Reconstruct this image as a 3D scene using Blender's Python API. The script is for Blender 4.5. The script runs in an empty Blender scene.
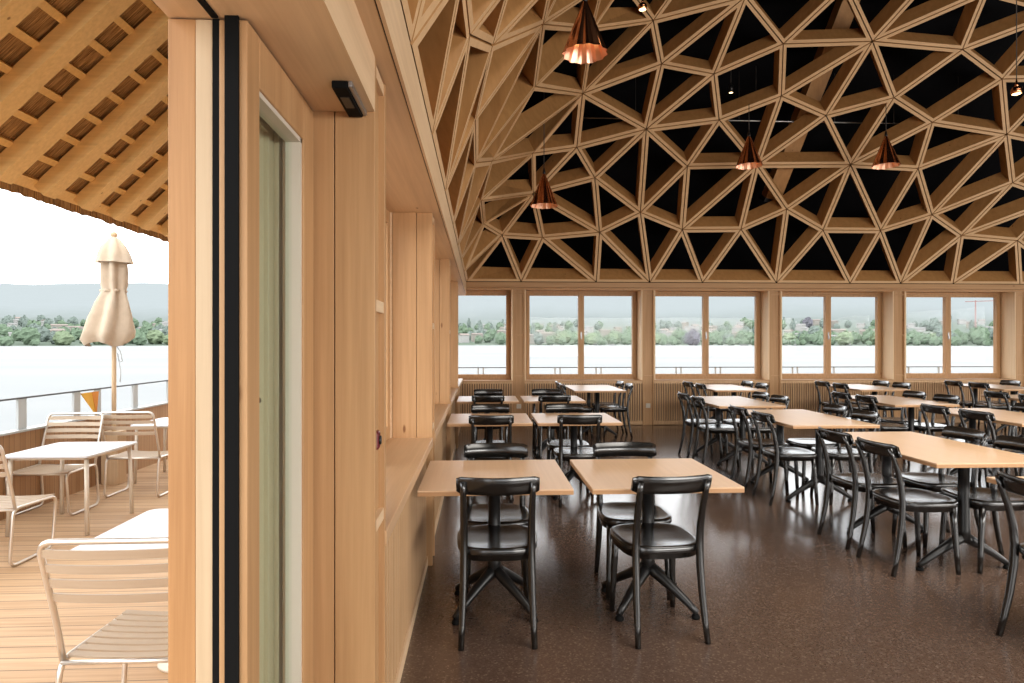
import bpy, math, random
from mathutils import Vector, Matrix
R = random.Random(7)
D2R = math.pi/180
C = bpy.context.scene.collection
# ------------------------------------------------------------------ camera frame
F, CX, HY, H = 630.0, 512.0, 343.0, 1.46
TH = math.atan(0.05); S_, C_ = math.sin(TH), math.cos(TH)
def ray(px, py):
    u = (px-CX)/F; v = -(py-HY)/F
    return Vector((S_+C_*u, C_-S_*u, v))
cam = bpy.data.cameras.new('camera'); co = bpy.data.objects.new('camera', cam); C.objects.link(co)
cam.sensor_width = 36; cam.lens = F/1024*36; cam.shift_y = 1.5/1024
cam.clip_start = 0.05; cam.clip_end = 30000
co.location = (0, 0, H); co.rotation_euler = (math.pi/2, 0, -TH)
bpy.context.scene.camera = co
sc = bpy.context.scene
sc.view_settings.view_transform = 'Standard'
try: sc.view_settings.look = 'None'
except Exception: pass
sc.view_settings.exposure = 0.0
sc.cycles.max_bounces = 10; sc.cycles.diffuse_bounces = 6; sc.cycles.glossy_bounces = 5
sc.cycles.transparent_max_bounces = 16
sc.cycles.use_denoising = True
sc.cycles.sample_clamp_indirect = 6

# ------------------------------------------------------------------ materials
MATS = {}
def s2l(c):
    return tuple((x/12.92 if x <= .04045 else ((x+.055)/1.055)**2.4) for x in [q/255 for q in c])
def newmat(name):
    m = bpy.data.materials.new(name); m.use_nodes = True
    MATS[name] = m
    nt = m.node_tree
    return m, nt, nt.nodes['Principled BSDF']
def flat(name, col, rough=.5, metal=0.0, spec=.5, emit=None, noise=0.0, nscale=8, coat=0):
    m, nt, b = newmat(name)
    b.inputs['Base Color'].default_value = (*col, 1)
    b.inputs['Roughness'].default_value = rough; b.inputs['Metallic'].default_value = metal
    b.inputs['Specular IOR Level'].default_value = spec
    if coat: b.inputs['Coat Weight'].default_value = coat; b.inputs['Coat Roughness'].default_value = .1
    if emit:
        b.inputs['Emission Color'].default_value = (*emit[0], 1); b.inputs['Emission Strength'].default_value = emit[1]
    if noise:
        tc = nt.nodes.new('ShaderNodeTexCoord'); n = nt.nodes.new('ShaderNodeTexNoise'); n.inputs['Scale'].default_value = nscale
        n.inputs['Detail'].default_value = 4
        nt.links.new(tc.outputs['Object'], n.inputs['Vector'])
        r = nt.nodes.new('ShaderNodeValToRGB')
        r.color_ramp.elements[0].position = .3; r.color_ramp.elements[1].position = .7
        r.color_ramp.elements[0].color = (*[c*(1-noise) for c in col], 1); r.color_ramp.elements[1].color = (*[min(1, c*(1+noise)) for c in col], 1)
        nt.links.new(n.outputs['Fac'], r.inputs['Fac']); nt.links.new(r.outputs['Color'], b.inputs['Base Color'])
    return m
def wood(name, col, axis='Z', var=.16, scale=1.0, rough=.5, knots=True, plank=None, seam=.5, spec=.3):
    """grain stretched along axis; plank=(axis, width) gives boards with their own tone and a dark seam"""
    m, nt, b = newmat(name); L = nt.links.new; N = nt.nodes.new
    tc = N('ShaderNodeTexCoord'); mp = N('ShaderNodeMapping')
    sv = {'X': (1.2, 40, 40), 'Y': (40, 1.2, 40), 'Z': (40, 40, 1.2)}[axis]
    mp.inputs['Scale'].default_value = [q*scale for q in sv]
    L(tc.outputs['Object'], mp.inputs['Vector'])
    vec = mp.outputs['Vector']
    tone = None
    if plank:
        sp = N('ShaderNodeSeparateXYZ'); L(tc.outputs['Object'], sp.inputs['Vector'])
        dv = N('ShaderNodeMath'); dv.operation = 'DIVIDE'; dv.inputs[1].default_value = plank[1]; L(sp.outputs[plank[0]], dv.inputs[0])
        fl = N('ShaderNodeMath'); fl.operation = 'FLOOR'; L(dv.outputs[0], fl.inputs[0])
        wn = N('ShaderNodeTexWhiteNoise'); wn.noise_dimensions = '1D'; L(fl.outputs[0], wn.inputs['W'])
        ad = N('ShaderNodeVectorMath'); ad.operation = 'MULTIPLY_ADD'
        L(wn.outputs['Color'], ad.inputs[0]); ad.inputs[1].default_value = (30, 30, 30); L(vec, ad.inputs[2]); vec = ad.outputs[0]
        fr = N('ShaderNodeMath'); fr.operation = 'FRACT'; L(dv.outputs[0], fr.inputs[0])
        lt = N('ShaderNodeMath'); lt.operation = 'LESS_THAN'; lt.inputs[1].default_value = plank[2] if len(plank) > 2 else .05; L(fr.outputs[0], lt.inputs[0])
        tone = (wn.outputs['Value'], lt.outputs[0])
    n = N('ShaderNodeTexNoise'); n.inputs['Scale'].default_value = 1; n.inputs['Detail'].default_value = 5; n.inputs['Roughness'].default_value = .6
    L(vec, n.inputs['Vector'])
    r = N('ShaderNodeValToRGB'); r.color_ramp.elements[0].position = .28; r.color_ramp.elements[1].position = .72
    r.color_ramp.elements[0].color = (*[max(0, c*(1-var*(1+.35*i))) for i, c in enumerate(col)], 1)
    r.color_ramp.elements[1].color = (*[min(1, c*(1+var*.7)) for c in col], 1)
    L(n.outputs['Fac'], r.inputs['Fac']); out = r.outputs['Color']
    def mult(a, fac_socket, c):
        mx = N('ShaderNodeMix'); mx.data_type = 'RGBA'; mx.blend_type = 'MULTIPLY'
        L(fac_socket, mx.inputs['Factor']); L(a, mx.inputs['A']); mx.inputs['B'].default_value = (*c, 1); return mx.outputs['Result']
    # broad tone drift
    n2 = N('ShaderNodeTexNoise'); n2.inputs['Scale'].default_value = 1.3; n2.inputs['Detail'].default_value = 2
    L(tc.outputs['Object'], n2.inputs['Vector'])
    out = mult(out, n2.outputs['Fac'], (.86, .82, .76))
    if knots:
        vo = N('ShaderNodeTexVoronoi'); vo.inputs['Scale'].default_value = 2.6
        mp2 = N('ShaderNodeMapping'); s2 = {'X': (.7, 2, 2), 'Y': (2, .7, 2), 'Z': (2, 2, .7)}[axis]; mp2.inputs['Scale'].default_value = s2
        L(tc.outputs['Object'], mp2.inputs['Vector']); L(mp2.outputs['Vector'], vo.inputs['Vector'])
        kr = N('ShaderNodeValToRGB'); kr.color_ramp.elements[0].position = .03; kr.color_ramp.elements[1].position = .06
        kr.color_ramp.elements[0].color = (1, 1, 1, 1); kr.color_ramp.elements[1].color = (0, 0, 0, 1)
        L(vo.outputs['Distance'], kr.inputs['Fac'])
        out = mult(out, kr.outputs['Color'], (.45, .33, .25))
    if tone:
        out = mult(out, tone[0], (.80, .75, .68)); out = mult(out, tone[1], (1-seam, 1-seam, 1-seam))
    L(out, b.inputs['Base Color'])
    b.inputs['Roughness'].default_value = rough; b.inputs['Specular IOR Level'].default_value = spec
    bp = N('ShaderNodeBump'); bp.inputs['Strength'].default_value = .06; bp.inputs['Distance'].default_value = .01
    L(n.outputs['Fac'], bp.inputs['Height']); L(bp.outputs['Normal'], b.inputs['Normal'])
    return m
SPR = (.50, .298, .148)          # spruce, indoors
wood('spruce_z', SPR, 'Z'); wood('spruce_y', SPR, 'Y'); wood('spruce_x', SPR, 'X')
wood('spruce_pale_y', (.76, .555, .36), 'Y', var=.1); wood('spruce_pale_z', (.58, .44, .29), 'Z', var=.1)
wood('jamb_orange', (.46, .25, .11), 'Z', var=.22, knots=False)
wood('slat', (.60, .39, .22), 'Z', knots=False)
wood('lattice_side', (.50, .265, .10), 'Z', var=.14, scale=.4)
wood('lattice_edge', (.72, .48, .27), 'X', var=.08, scale=.3, knots=False)
wood('tabletop', (.70, .475, .30), 'Y', var=.06, rough=.38, knots=False, spec=.5)
wood('table_edge', (.46, .26, .13), 'X', var=.1, knots=False)
wood('sill_wood', (.58, .37, .21), 'Y', var=.1, rough=.4, knots=False)
wood('deck_wood', (.60, .41, .25), 'X', var=.2, plank=('Y', .135, .06), seam=.65, rough=.6)
wood('parapet_wood', (.42, .255, .135), 'Z', var=.12, plank=('Y', .075, .1), seam=.35, rough=.6, knots=False)
wood('parapet_wood_x', (.42, .255, .135), 'Z', var=.12, plank=('X', .075, .1), seam=.35, rough=.6, knots=False)
wood('rafter_wood', (.92, .63, .27), 'X', var=.1)
wood('garden_slat', (.46, .36, .265), 'X', var=.05, knots=False)
wood('pole_wood', (.60, .44, .28), 'Z', var=.1, knots=False)
flat('black_wood', (.009, .008, .007), .22, spec=.9, noise=.3, nscale=30)
flat('black_metal', (.009, .0085, .0085), .34, spec=.5)
flat('rubber', (.004, .004, .004), .75, spec=.12)
flat('void_black', (.004, .004, .005), .9, spec=.1)
flat('shadow_gap', (.03, .02, .015), .8); flat('slat_backing', (.17, .10, .05), .8)
flat('steel', (.55, .54, .52), .3, metal=1)
flat('garden_tube', (.66, .60, .53), .28, metal=.75)
flat('white_top', (.62, .62, .64), .35)
flat('cream_metal', (.62, .53, .42), .4)
flat('copper', (.80, .33, .16), .2, metal=1)
flat('copper_inner', (.95, .55, .38), .3, metal=.8)
flat('cord_grey', (.05, .045, .04), .6)
flat('canvas', (.52, .415, .31), .85, spec=.1, noise=.06, nscale=14)
flat('red_plastic', (.12, .004, .008), .3)
flat('frame_grey', (.52, .45, .33), .4); wood('reveal_lit', (.80, .60, .39), 'Z', var=.08, knots=False)  # reveal wood lightened to paint in the brightness beside the panes
flat('off_white', (.62, .55, .46), .5)
flat('bulb_glow', (1, .8, .5), .4, emit=((1, .66, .3), 6))
flat('pennant_yellow', (.70, .36, .03), .7)
flat('pennant_orange', (.62, .22, .02), .7)
flat('rail_grey', (.42, .43, .42), .5)
flat('rail_dark', (.06, .06, .06), .5)
flat('sensor_silver', (.35, .35, .36), .3, metal=.8)
flat('crane_red', (.26, .14, .13), .7)
def glass(name, tint=(1, 1, 1), ior=1.0):
    m = bpy.data.materials.new(name); m.use_nodes = True; MATS[name] = m; nt = m.node_tree; nt.nodes.clear()
    o = nt.nodes.new('ShaderNodeOutputMaterial'); mx = nt.nodes.new('ShaderNodeMixShader'); t = nt.nodes.new('ShaderNodeBsdfTransparent')
    g = nt.nodes.new('ShaderNodeBsdfGlossy'); g.inputs['Roughness'].default_value = .01
    t.inputs['Color'].default_value = (*tint, 1)
    lw0 = nt.nodes.new('ShaderNodeLayerWeight'); pw = nt.nodes.new('ShaderNodeMath'); pw.operation = 'POWER'; pw.inputs[1].default_value = 5
    nt.links.new(lw0.outputs['Facing'], pw.inputs[0]); lw = nt.nodes.new('ShaderNodeMath'); lw.operation = 'MULTIPLY_ADD'; nt.links.new(pw.outputs[0], lw.inputs[0])
    lw.inputs[1].default_value = ior*.5; lw.inputs[2].default_value = ior*.04
    nt.links.new(lw.outputs[0], mx.inputs['Fac']); nt.links.new(t.outputs[0], mx.inputs[1]); nt.links.new(g.outputs[0], mx.inputs[2])
    nt.links.new(mx.outputs[0], o.inputs['Surface'])
glass('glass', ior=.15); glass('glass_green', (.93, .97, .94), .8)
def terrazzo():
    m, nt, b = newmat('terrazzo'); L = nt.links.new; N = nt.nodes.new
    tc = N('ShaderNodeTexCoord'); v = N('ShaderNodeTexVoronoi'); v.inputs['Scale'].default_value = 130; L(tc.outputs['Object'], v.inputs['Vector'])
    r = N('ShaderNodeValToRGB'); e = r.color_ramp.elements
    e[0].position = 0; e[0].color = (.095, .056, .038, 1); e[1].position = 1; e[1].color = (.20, .135, .098, 1)
    x = e.new(.55); x.color = (.112, .067, .047, 1); x = e.new(.86); x.color = (.125, .078, .055, 1)
    sp = N('ShaderNodeSeparateColor'); L(v.outputs['Color'], sp.inputs[0]); L(sp.outputs[0], r.inputs['Fac'])
    n = N('ShaderNodeTexNoise'); n.inputs['Scale'].default_value = .8; n.inputs['Detail'].default_value = 4; L(tc.outputs['Object'], n.inputs['Vector'])
    mx = N('ShaderNodeMix'); mx.data_type = 'RGBA'; mx.blend_type = 'MULTIPLY'; L(n.outputs['Fac'], mx.inputs['Factor']); L(r.outputs['Color'], mx.inputs['A']); mx.inputs['B'].default_value = (.68, .74, .79, 1)
    L(mx.outputs['Result'], b.inputs['Base Color'])
    rr = N('ShaderNodeMapRange'); rr.inputs['To Min'].default_value = .15; rr.inputs['To Max'].default_value = .21; L(n.outputs['Fac'], rr.inputs['Value']); L(rr.outputs[0], b.inputs['Roughness'])
    b.inputs['Specular IOR Level'].default_value = .7
terrazzo()
def thatch():
    m, nt, b = newmat('thatch'); L = nt.links.new; N = nt.nodes.new
    tc = N('ShaderNodeTexCoord'); mp = N('ShaderNodeMapping'); mp.inputs['Scale'].default_value = (6, 160, 6); L(tc.outputs['Object'], mp.inputs['Vector'])
    n = N('ShaderNodeTexNoise'); n.inputs['Scale'].default_value = 1; n.inputs['Detail'].default_value = 4; L(mp.outputs[0], n.inputs['Vector'])
    r = N('ShaderNodeValToRGB'); r.color_ramp.elements[0].position = .35; r.color_ramp.elements[1].position = .7
    r.color_ramp.elements[0].color = (.18, .085, .028, 1); r.color_ramp.elements[1].color = (.72, .44, .18, 1)
    L(n.outputs['Fac'], r.inputs['Fac']); L(r.outputs['Color'], b.inputs['Base Color']); b.inputs['Roughness'].default_value = .9
    bp = N('ShaderNodeBump'); bp.inputs['Strength'].default_value = .8; bp.inputs['Distance'].default_value = .02; L(n.outputs['Fac'], bp.inputs['Height']); L(bp.outputs[0], b.inputs['Normal'])
thatch()
def lake():
    m, nt, b = newmat('lake_surface'); L = nt.links.new; N = nt.nodes.new
    b.inputs['Base Color'].default_value = (.20, .205, .205, 1); b.inputs['Roughness'].default_value = .55; b.inputs['Specular IOR Level'].default_value = .02
    tc = N('ShaderNodeTexCoord'); mp = N('ShaderNodeMapping'); mp.inputs['Scale'].default_value = (.012, .05, 1); L(tc.outputs['Object'], mp.inputs['Vector'])
    n = N('ShaderNodeTexNoise'); n.inputs['Scale'].default_value = 1; n.inputs['Detail'].default_value = 6; L(mp.outputs[0], n.inputs['Vector'])
    r = N('ShaderNodeValToRGB'); r.color_ramp.elements[0].position = .35; r.color_ramp.elements[1].position = .65
    r.color_ramp.elements[0].color = (.182, .187, .187, 1); r.color_ramp.elements[1].color = (.208, .21, .206, 1)
    L(n.outputs['Fac'], r.inputs['Fac']); L(r.outputs['Color'], b.inputs['Base Color'])
lake()
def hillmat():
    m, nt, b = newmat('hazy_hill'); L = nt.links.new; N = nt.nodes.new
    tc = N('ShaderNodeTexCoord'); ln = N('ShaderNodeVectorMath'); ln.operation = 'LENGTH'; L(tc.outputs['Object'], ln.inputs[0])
    mr = N('ShaderNodeMapRange'); mr.inputs['From Min'].default_value = 900; mr.inputs['From Max'].default_value = 3600; L(ln.outputs['Value'], mr.inputs['Value'])  # haze painted into the colour, paler with distance from the origin
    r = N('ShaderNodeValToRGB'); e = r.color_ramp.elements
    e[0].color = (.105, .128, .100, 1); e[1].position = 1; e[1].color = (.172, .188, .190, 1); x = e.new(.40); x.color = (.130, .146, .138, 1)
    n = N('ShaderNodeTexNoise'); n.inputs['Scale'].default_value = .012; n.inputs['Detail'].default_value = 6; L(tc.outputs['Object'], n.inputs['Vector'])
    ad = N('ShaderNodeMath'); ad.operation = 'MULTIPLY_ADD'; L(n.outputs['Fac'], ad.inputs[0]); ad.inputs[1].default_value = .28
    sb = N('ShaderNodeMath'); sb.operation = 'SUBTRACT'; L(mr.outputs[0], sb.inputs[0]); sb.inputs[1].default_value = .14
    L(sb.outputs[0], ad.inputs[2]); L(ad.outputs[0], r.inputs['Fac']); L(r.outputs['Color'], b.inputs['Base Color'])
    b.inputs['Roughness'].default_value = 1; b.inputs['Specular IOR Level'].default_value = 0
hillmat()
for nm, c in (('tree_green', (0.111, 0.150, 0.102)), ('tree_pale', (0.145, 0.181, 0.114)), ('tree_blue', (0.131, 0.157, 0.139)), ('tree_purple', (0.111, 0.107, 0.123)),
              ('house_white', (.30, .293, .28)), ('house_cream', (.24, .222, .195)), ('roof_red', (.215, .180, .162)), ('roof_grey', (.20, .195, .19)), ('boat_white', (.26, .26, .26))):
    flat(nm, c, 1, spec=0, noise=.18 if 'tree' in nm else 0, nscale=.35)  # far-shore tones paled toward the hills, haze put into the colour

# ------------------------------------------------------------------ mesh builder
class MB:
    def __init__(s): s.v = []; s.f = []; s.m = []; s.sm = []
    def add(s, vs, fs, m=0, smooth=False):
        o = len(s.v); s.v += [tuple(p) for p in vs]
        for f in fs: s.f.append([i+o for i in f]); s.m.append(m); s.sm.append(smooth)
        return s
    def box(s, x0, x1, y0, y1, z0, z1, m=0):
        return s.add([(x0,y0,z0),(x1,y0,z0),(x1,y1,z0),(x0,y1,z0),(x0,y0,z1),(x1,y0,z1),(x1,y1,z1),(x0,y1,z1)],
                     [(0,3,2,1),(4,5,6,7),(0,1,5,4),(1,2,6,5),(2,3,7,6),(3,0,4,7)], m)
    def beam(s, p, q, w, h, up=(0,0,1), m=0):
        p = Vector(p); q = Vector(q); d = (q-p).normalized(); x = d.cross(Vector(up)).normalized(); y = x.cross(d)
        vs = []
        for b in (p, q):
            for a, c in ((-1,-1),(1,-1),(1,1),(-1,1)): vs.append(b+x*a*w/2+y*c*h/2)
        return s.add(vs, [(0,1,2,3),(7,6,5,4),(0,4,5,1),(1,5,6,2),(2,6,7,3),(3,7,4,0)], m)
    def tube(s, pts, r, n=8, m=0, closed=False, flatk=1.0):
        pts = [Vector(p) for p in pts]; N = len(pts)
        rs = r if isinstance(r, (list, tuple)) else [r]*N
        ref = None; vs = []
        for i, p in enumerate(pts):
            a = pts[(i-1) % N] if (closed or i > 0) else p; b = pts[(i+1) % N] if (closed or i < N-1) else p
            t = (b-a).normalized()
            if ref is None:
                ref = Vector((1,0,0)) if abs(t.x) < .9 else Vector((0,0,1))
            x = (ref - t*ref.dot(t)).normalized(); ref = x; y = t.cross(x)
            for k in range(n):
                an = 2*math.pi*k/n; vs.append(p + x*math.cos(an)*rs[i] + y*math.sin(an)*rs[i]*flatk)
        fs = []
        for i in range(N if closed else N-1):
            j = (i+1) % N
            for k in range(n):
                l = (k+1) % n; fs.append((i*n+k, i*n+l, j*n+l, j*n+k))
        s.add(vs, fs, m, True)
        if not closed:
            o = len(s.v)-len(vs)
            s.f.append([o+k for k in range(n)][::-1]); s.m.append(m); s.sm.append(False)
            s.f.append([o+(N-1)*n+k for k in range(n)]); s.m.append(m); s.sm.append(False)
        return s
    def lathe(s, prof, c=(0,0,0), n=16, m=0, smooth=True, mod=None, caps=True):
        vs = []
        for r, z in prof:
            for k in range(n):
                a = 2*math.pi*k/n; q = r*(mod(a, z) if mod else 1); vs.append((c[0]+q*math.cos(a), c[1]+q*math.sin(a), c[2]+z))
        fs = []
        for i in range(len(prof)-1):
            for k in range(n):
                l = (k+1) % n; fs.append((i*n+k, i*n+l, (i+1)*n+l, (i+1)*n+k))
        if caps: fs.append(list(range(n))[::-1]); fs.append([(len(prof)-1)*n+k for k in range(n)])
        return s.add(vs, fs, m, smooth)
    def build(s, name, mats, parent=None, bevel=0, loc=None):
        me = bpy.data.meshes.new(name); me.from_pydata(s.v, [], s.f)
        for q in ([mats] if isinstance(mats, str) else mats): me.materials.append(MATS[q])
        me.polygons.foreach_set('material_index', s.m); me.polygons.foreach_set('use_smooth', s.sm); me.update()
        o = bpy.data.objects.new(name, me); C.objects.link(o)
        if parent: o.parent = parent
        if loc: o.location = loc
        if bevel:
            b = o.modifiers.new('bevel', 'BEVEL'); b.width = bevel; b.segments = 2; b.limit_method = 'ANGLE'
        return o
def rpath(pts, r=.05, n=5, closed=False):
    """polyline with rounded corners"""
    pts = [Vector(p) for p in pts]; out = []; N = len(pts)
    for i, p in enumerate(pts):
        if not closed and i in (0, N-1): out.append(p); continue
        a = pts[i-1]; b = pts[(i+1) % N]; da = (a-p); db = (b-p); q = min(r, da.length*.45, db.length*.45)
        s0 = p+da.normalized()*q; s1 = p+db.normalized()*q
        for k in range(n+1):
            t = k/n; out.append(s0*(1-t)**2+p*2*t*(1-t)+s1*t*t)
    return out
def tag(o, label=None, cat=None, group=None, kind=None):
    if label: o['label'] = label
    if cat: o['category'] = cat
    if group: o['group'] = group
    if kind: o['kind'] = kind
    return o
def thing(name, label, cat, loc=(0,0,0), rz=0, group=None):
    o = bpy.data.objects.new(name, None); C.objects.link(o); o.location = loc; o.rotation_euler = (0,0,rz); o.empty_display_size = .1
    return tag(o, label, cat, group)
def struct(name, label=None):
    o = bpy.data.objects.new(name, None); C.objects.link(o); o.empty_display_size = .1
    return tag(o, label, None, None, 'structure')
def ST(o, label=None): return tag(o, label, None, None, 'structure')
kids = {}
def copy_tree(o, parent=None):
    c = o.copy(); C.objects.link(c)
    if parent: c.parent = parent
    for ch in KIDS(o): copy_tree(ch, c)
    return c
def KIDS(o): return [x for x in o.children]

# ------------------------------------------------------------------ room dimensions
XI = -.315      # inner face of left posts
XO = -.66       # outer face
YF = 11.1       # far wall inner face
XR, YB = 14.5, -3.0
ZS = 2.315       # window soffit
ZL = 2.53       # lattice base
ZD = 2.15       # door soffit
DZ = -.30       # terrace deck
# floor
ST(MB().box(-.36, XR, YB, YF, -.1, 0).build('floor', 'terrazzo'), 'polished dark brown terrazzo floor')
# ---- left wall
LP = [4.15, 6.45, 8.75]
w = MB()
w.box(XO, -.38, 2.1, YF+.3, DZ, .785)                 # parapet under the sills
w.box(XO, -.266, 1.90, YF+.3, ZS, ZL-.02)              # head over windows
w.box(XO, XI, -1.2, 1.90, ZD, ZL-.02).box(XI, -.266, -1.2, 1.90, ZS, ZL-.02)                 # head over the door bay
w.box(XO, XI, YB, -1.2, DZ, ZL-.02)                   # wall behind the camera
for p in LP: w.box(XO, -.577, p+.002, p+.218, DZ, ZS)
ST(w.build('wall_left', 'spruce_pale_y'), 'light spruce wall with deep window bays')
# slat panel under the sills
sl = MB()
y = 2.12
while y < 11.0:
    if not any(p-.03 < y < p+.25 for p in LP): sl.box(-.38, -.352, y, y+.03, .07, .785)
    y += .046
ST(sl.build('trim_1', 'slat'), 'vertical slat panelling under the left sills')
ST(MB().box(-.38, -.345, 2.1, YF, 0, .065).build('baseboard_left', 'spruce_pale_y'))
# ring board with its shadow gap
ST(MB().box(-.266, -.261, -1.2, YF-.05, ZS+.004, ZL-.02).build('trim_2', 'shadow_gap'))
ST(MB().box(-.261, -.25, -1.2, YF-.08, ZS-.002, ZL-.004).build('trim_3', 'spruce_pale_y'), 'pale ring board along the top of the left wall')
# posts
def post(i, y0, y1, x0, z1=ZS):
    SEAM = .070 if i == 4 else .155
    t = struct('trim_%d' % i, 'spruce pillar between window bays')
    MB().box(x0, x0+SEAM, y0, y0+.028, 0, z1).box(x0+SEAM+.003, XI, y0, y0+.028, 0, z1).build('side_board', 'spruce_z', t, .002)
    MB().box(x0, XI, y1-.028, y1, 0, z1).build('side_board', 'spruce_z', t, .002)
    MB().box(XI-.04, XI-.020, y0+.028, y1-.028, 0, z1).build('back_board', 'spruce_z', t)
    for z in (.90, 1.575, 2.29):
        MB().box(XI-.020, XI-.003, y0+.028, y1-.028, z-.018, z+.018).build('batten', 'spruce_pale_y', t)
    return t
post(4, 1.90, 2.12, -.506)
for k, p in enumerate(LP): post(5+k, p, p+.22, -.575)
ST(MB().box(-.66, -.507, 1.89, 2.1, DZ, ZS).build('trim_8', 'spruce_z'))
# windows in the left wall + sills
def left_window(n, y0, y1):
    t = struct('window_%d' % n, 'side window in deep spruce bay')
    f = MB(); xa, xb = -.655, -.59
    f.box(xa, xb, y0+.002, y0+.1, .842, ZS-.002).box(xa, xb, y1-.1, y1-.002, .842, ZS-.002).box(xa+.001, xb-.001, y0+.1, y1-.1, .842, .93).box(xa+.001, xb-.001, y0+.1, y1-.1, ZS-.09, ZS-.002)
    ym = (y0+y1)/2; f.box(xa+.002, xb-.002, ym-.055, ym+.055, .93, ZS-.09)
    f.build('window_frame', 'spruce_z', t, .003)
    MB().box(-.63, -.62, y0+.1, ym-.055, .93, ZS-.09).build('pane', 'glass', t)
    MB().box(-.63, -.62, ym+.055, y1-.1, .93, ZS-.09).build('pane', 'glass', t)
    MB().box(-.66, -.31, y0, y1, .79, .84).build('window_sill', 'sill_wood', t, .004)
left_window(1, 2.1, 4.15); left_window(2, 4.37, 6.45); left_window(3, 6.67, 8.75); left_window(4, 8.97, YF-.02)
# ---- sliding door leaves at the end of the opening
d = struct('door_1', 'glazed spruce door leaf slid open, facing the room')
xa, xb = -.553, -.4935; Y1 = 1.362
MB().box(xa, xb, Y1, Y1+.075, 0.02, ZD-.005).box(xa, xb, 1.79, 1.895, .02, ZD-.005).box(xa, xb, Y1+.075, 1.79, .02, .16).box(xa, xb, Y1+.075, 1.79, 2.03, ZD-.005).build('door_frame', 'spruce_z', d, .003)
MB().box(xa+.012, xb-.006, Y1+.075, Y1+.087, .16, 2.03).box(xa+.012, xb-.006, 1.778, 1.79, .16, 2.03).box(xa+.012, xb-.006, Y1+.075, 1.79, 2.018, 2.03).build('glazing_bead', 'off_white', d)
MB().box(-.532, -.524, Y1+.075, 1.79, .16, 2.03).build('pane', 'glass_green', d)
MB().box(-.538, -.510, Y1-.008, Y1, .02, ZD+.0).build('gasket', 'rubber', d)
d = struct('door_2', 'outer door leaf with orange grained edge beside the terrace')
xa, xb = -.661, -.580; Y2 = 1.368
MB().box(xa, -.604, Y2, Y2+.095, DZ, ZD-.003).box(xa, -.657, 1.86, 1.98, 0, ZD-.003).box(xa, xb, Y2+.095, 1.86, 0, .14).box(xa, xb, Y2+.095, 1.60, 2.115, ZD-.003).build('door_frame', 'jamb_orange', d, .002)
MB().box(-.604, -.567, Y2, Y2+.095, 0, ZD-.003).build('door_stile', 'spruce_pale_z', d, .002)
MB().box(-.625, -.617, Y2+.095, 1.61, .14, 2.05).build('pane', 'glass_green', d)
for k, (x1, y0, y1) in enumerate(((-.602, 1.62, 1.70), (-.590, 1.70, 1.75), (-.578, 1.75, 1.80), (-.566, 1.80, 1.995))):
    MB().box(-.655, x1, y0, y1, .0, 2.12).box(-.655, x1, Y2+.095, y0, 1.955+.04*k, 1.993+.04*k).build('stepped_frame', 'frame_grey', d, .002)
MB().box(-.567, -.553, Y2-.004, Y2+.03, 0, ZD-.003).build('gasket', 'rubber', d)
MB().box(-.579, -.569, 1.475, 1.52, 1.19, 1.35).tube(rpath([(-.569,1.497,1.315),(-.560,1.497,1.315),(-.560,1.62,1.315)], .015), .008, 8).build('door_handle', 'black_metal', d)
# door head tracks
t8 = MB().box(-.567, -.553, -1.2, 1.36, ZD-.004, ZD).build('trim_9', 'rubber'); ST(t8, 'black sliding door tracks in the door head')
ST(MB().box(-.661, XI, -1.2, 1.9, DZ, 0).build('trim_10', 'spruce_y'), 'door threshold')
# sensor above the door
s = thing('door_sensor', 'black motion sensor bar under the door head beside the spruce post', 'sensor', (-.385, 1.775, ZD))
MB().box(-.006, .036, -.10, .118, -.020, 0).build('housing', 'rubber', s, .003)
MB().box(.0365, .048, -.10, .118, -.016, 0).build('side_cover', 'sensor_silver', s, .003)
MB().box(.003, .027, -.04, .04, -.022, -.018).build('lens', 'black_metal', s, .001)
s = thing('alarm_button', 'small dark red push button in the recess of the nearest post', 'alarm', (XI-.020, 2.0, 1.155))
MB().box(0, .018, -.022, .022, -.03, .03).build('body', 'red_plastic', s, .008)
MB().lathe([(.014, 0), (.014, .006)], (0,0,0), 12).build('button', 'black_metal', s)
bb = s.children[1]; bb.rotation_euler = (0, math.pi/2, 0); bb.location = (.017, 0, 0)

# ---- far wall
PC = [.675, 2.98, 5.285, 7.59, 9.895, 12.2]; PW = .21
YG = YF+.3
w = MB()
w.box(XO, XR, YF, YF+.36, DZ, .78); w.box(XO, XR, YF, YF+.36, 2.40, ZL-.02)
w.box(XR-.2, XR, YF, YF+.36, .78, 2.40)
ST(w.build('wall_far', 'spruce_x'), 'spruce wall with a row of lake windows')
edges = [-.36]+sum([[p-PW/2, p+PW/2] for p in PC], [])+[XR-.2]
sl = MB()
for k in range(0, len(edges), 2):
    x = edges[k]+.012
    while x < edges[k+1]-.02:
        sl.box(x, x+.024, YF-.035, YF-.008, .075, .745); x += .0425
    sl.box(edges[k], edges[k+1], YF-.035, YF, .745, .785); sl.box(edges[k], edges[k+1], YF-.035, YF, .012, .075)
ST(sl.build('trim_11', 'slat'), 'vertical slats below the far windows')
bk = MB().box(-.36, XR, YF-.007, YF-.001, .05, .75).build('trim_12', 'slat_backing'); ST(bk)
ST(MB().box(-.25, XR, YF-.10, YF+.02, 2.44, ZL-.004).build('trim_13', 'spruce_x'), 'ring beam above the far windows')
ST(MB().box(-.36, XR, YF-.04, YF-.001, 2.395, 2.438).build('trim_14', 'spruce_x'))
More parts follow.
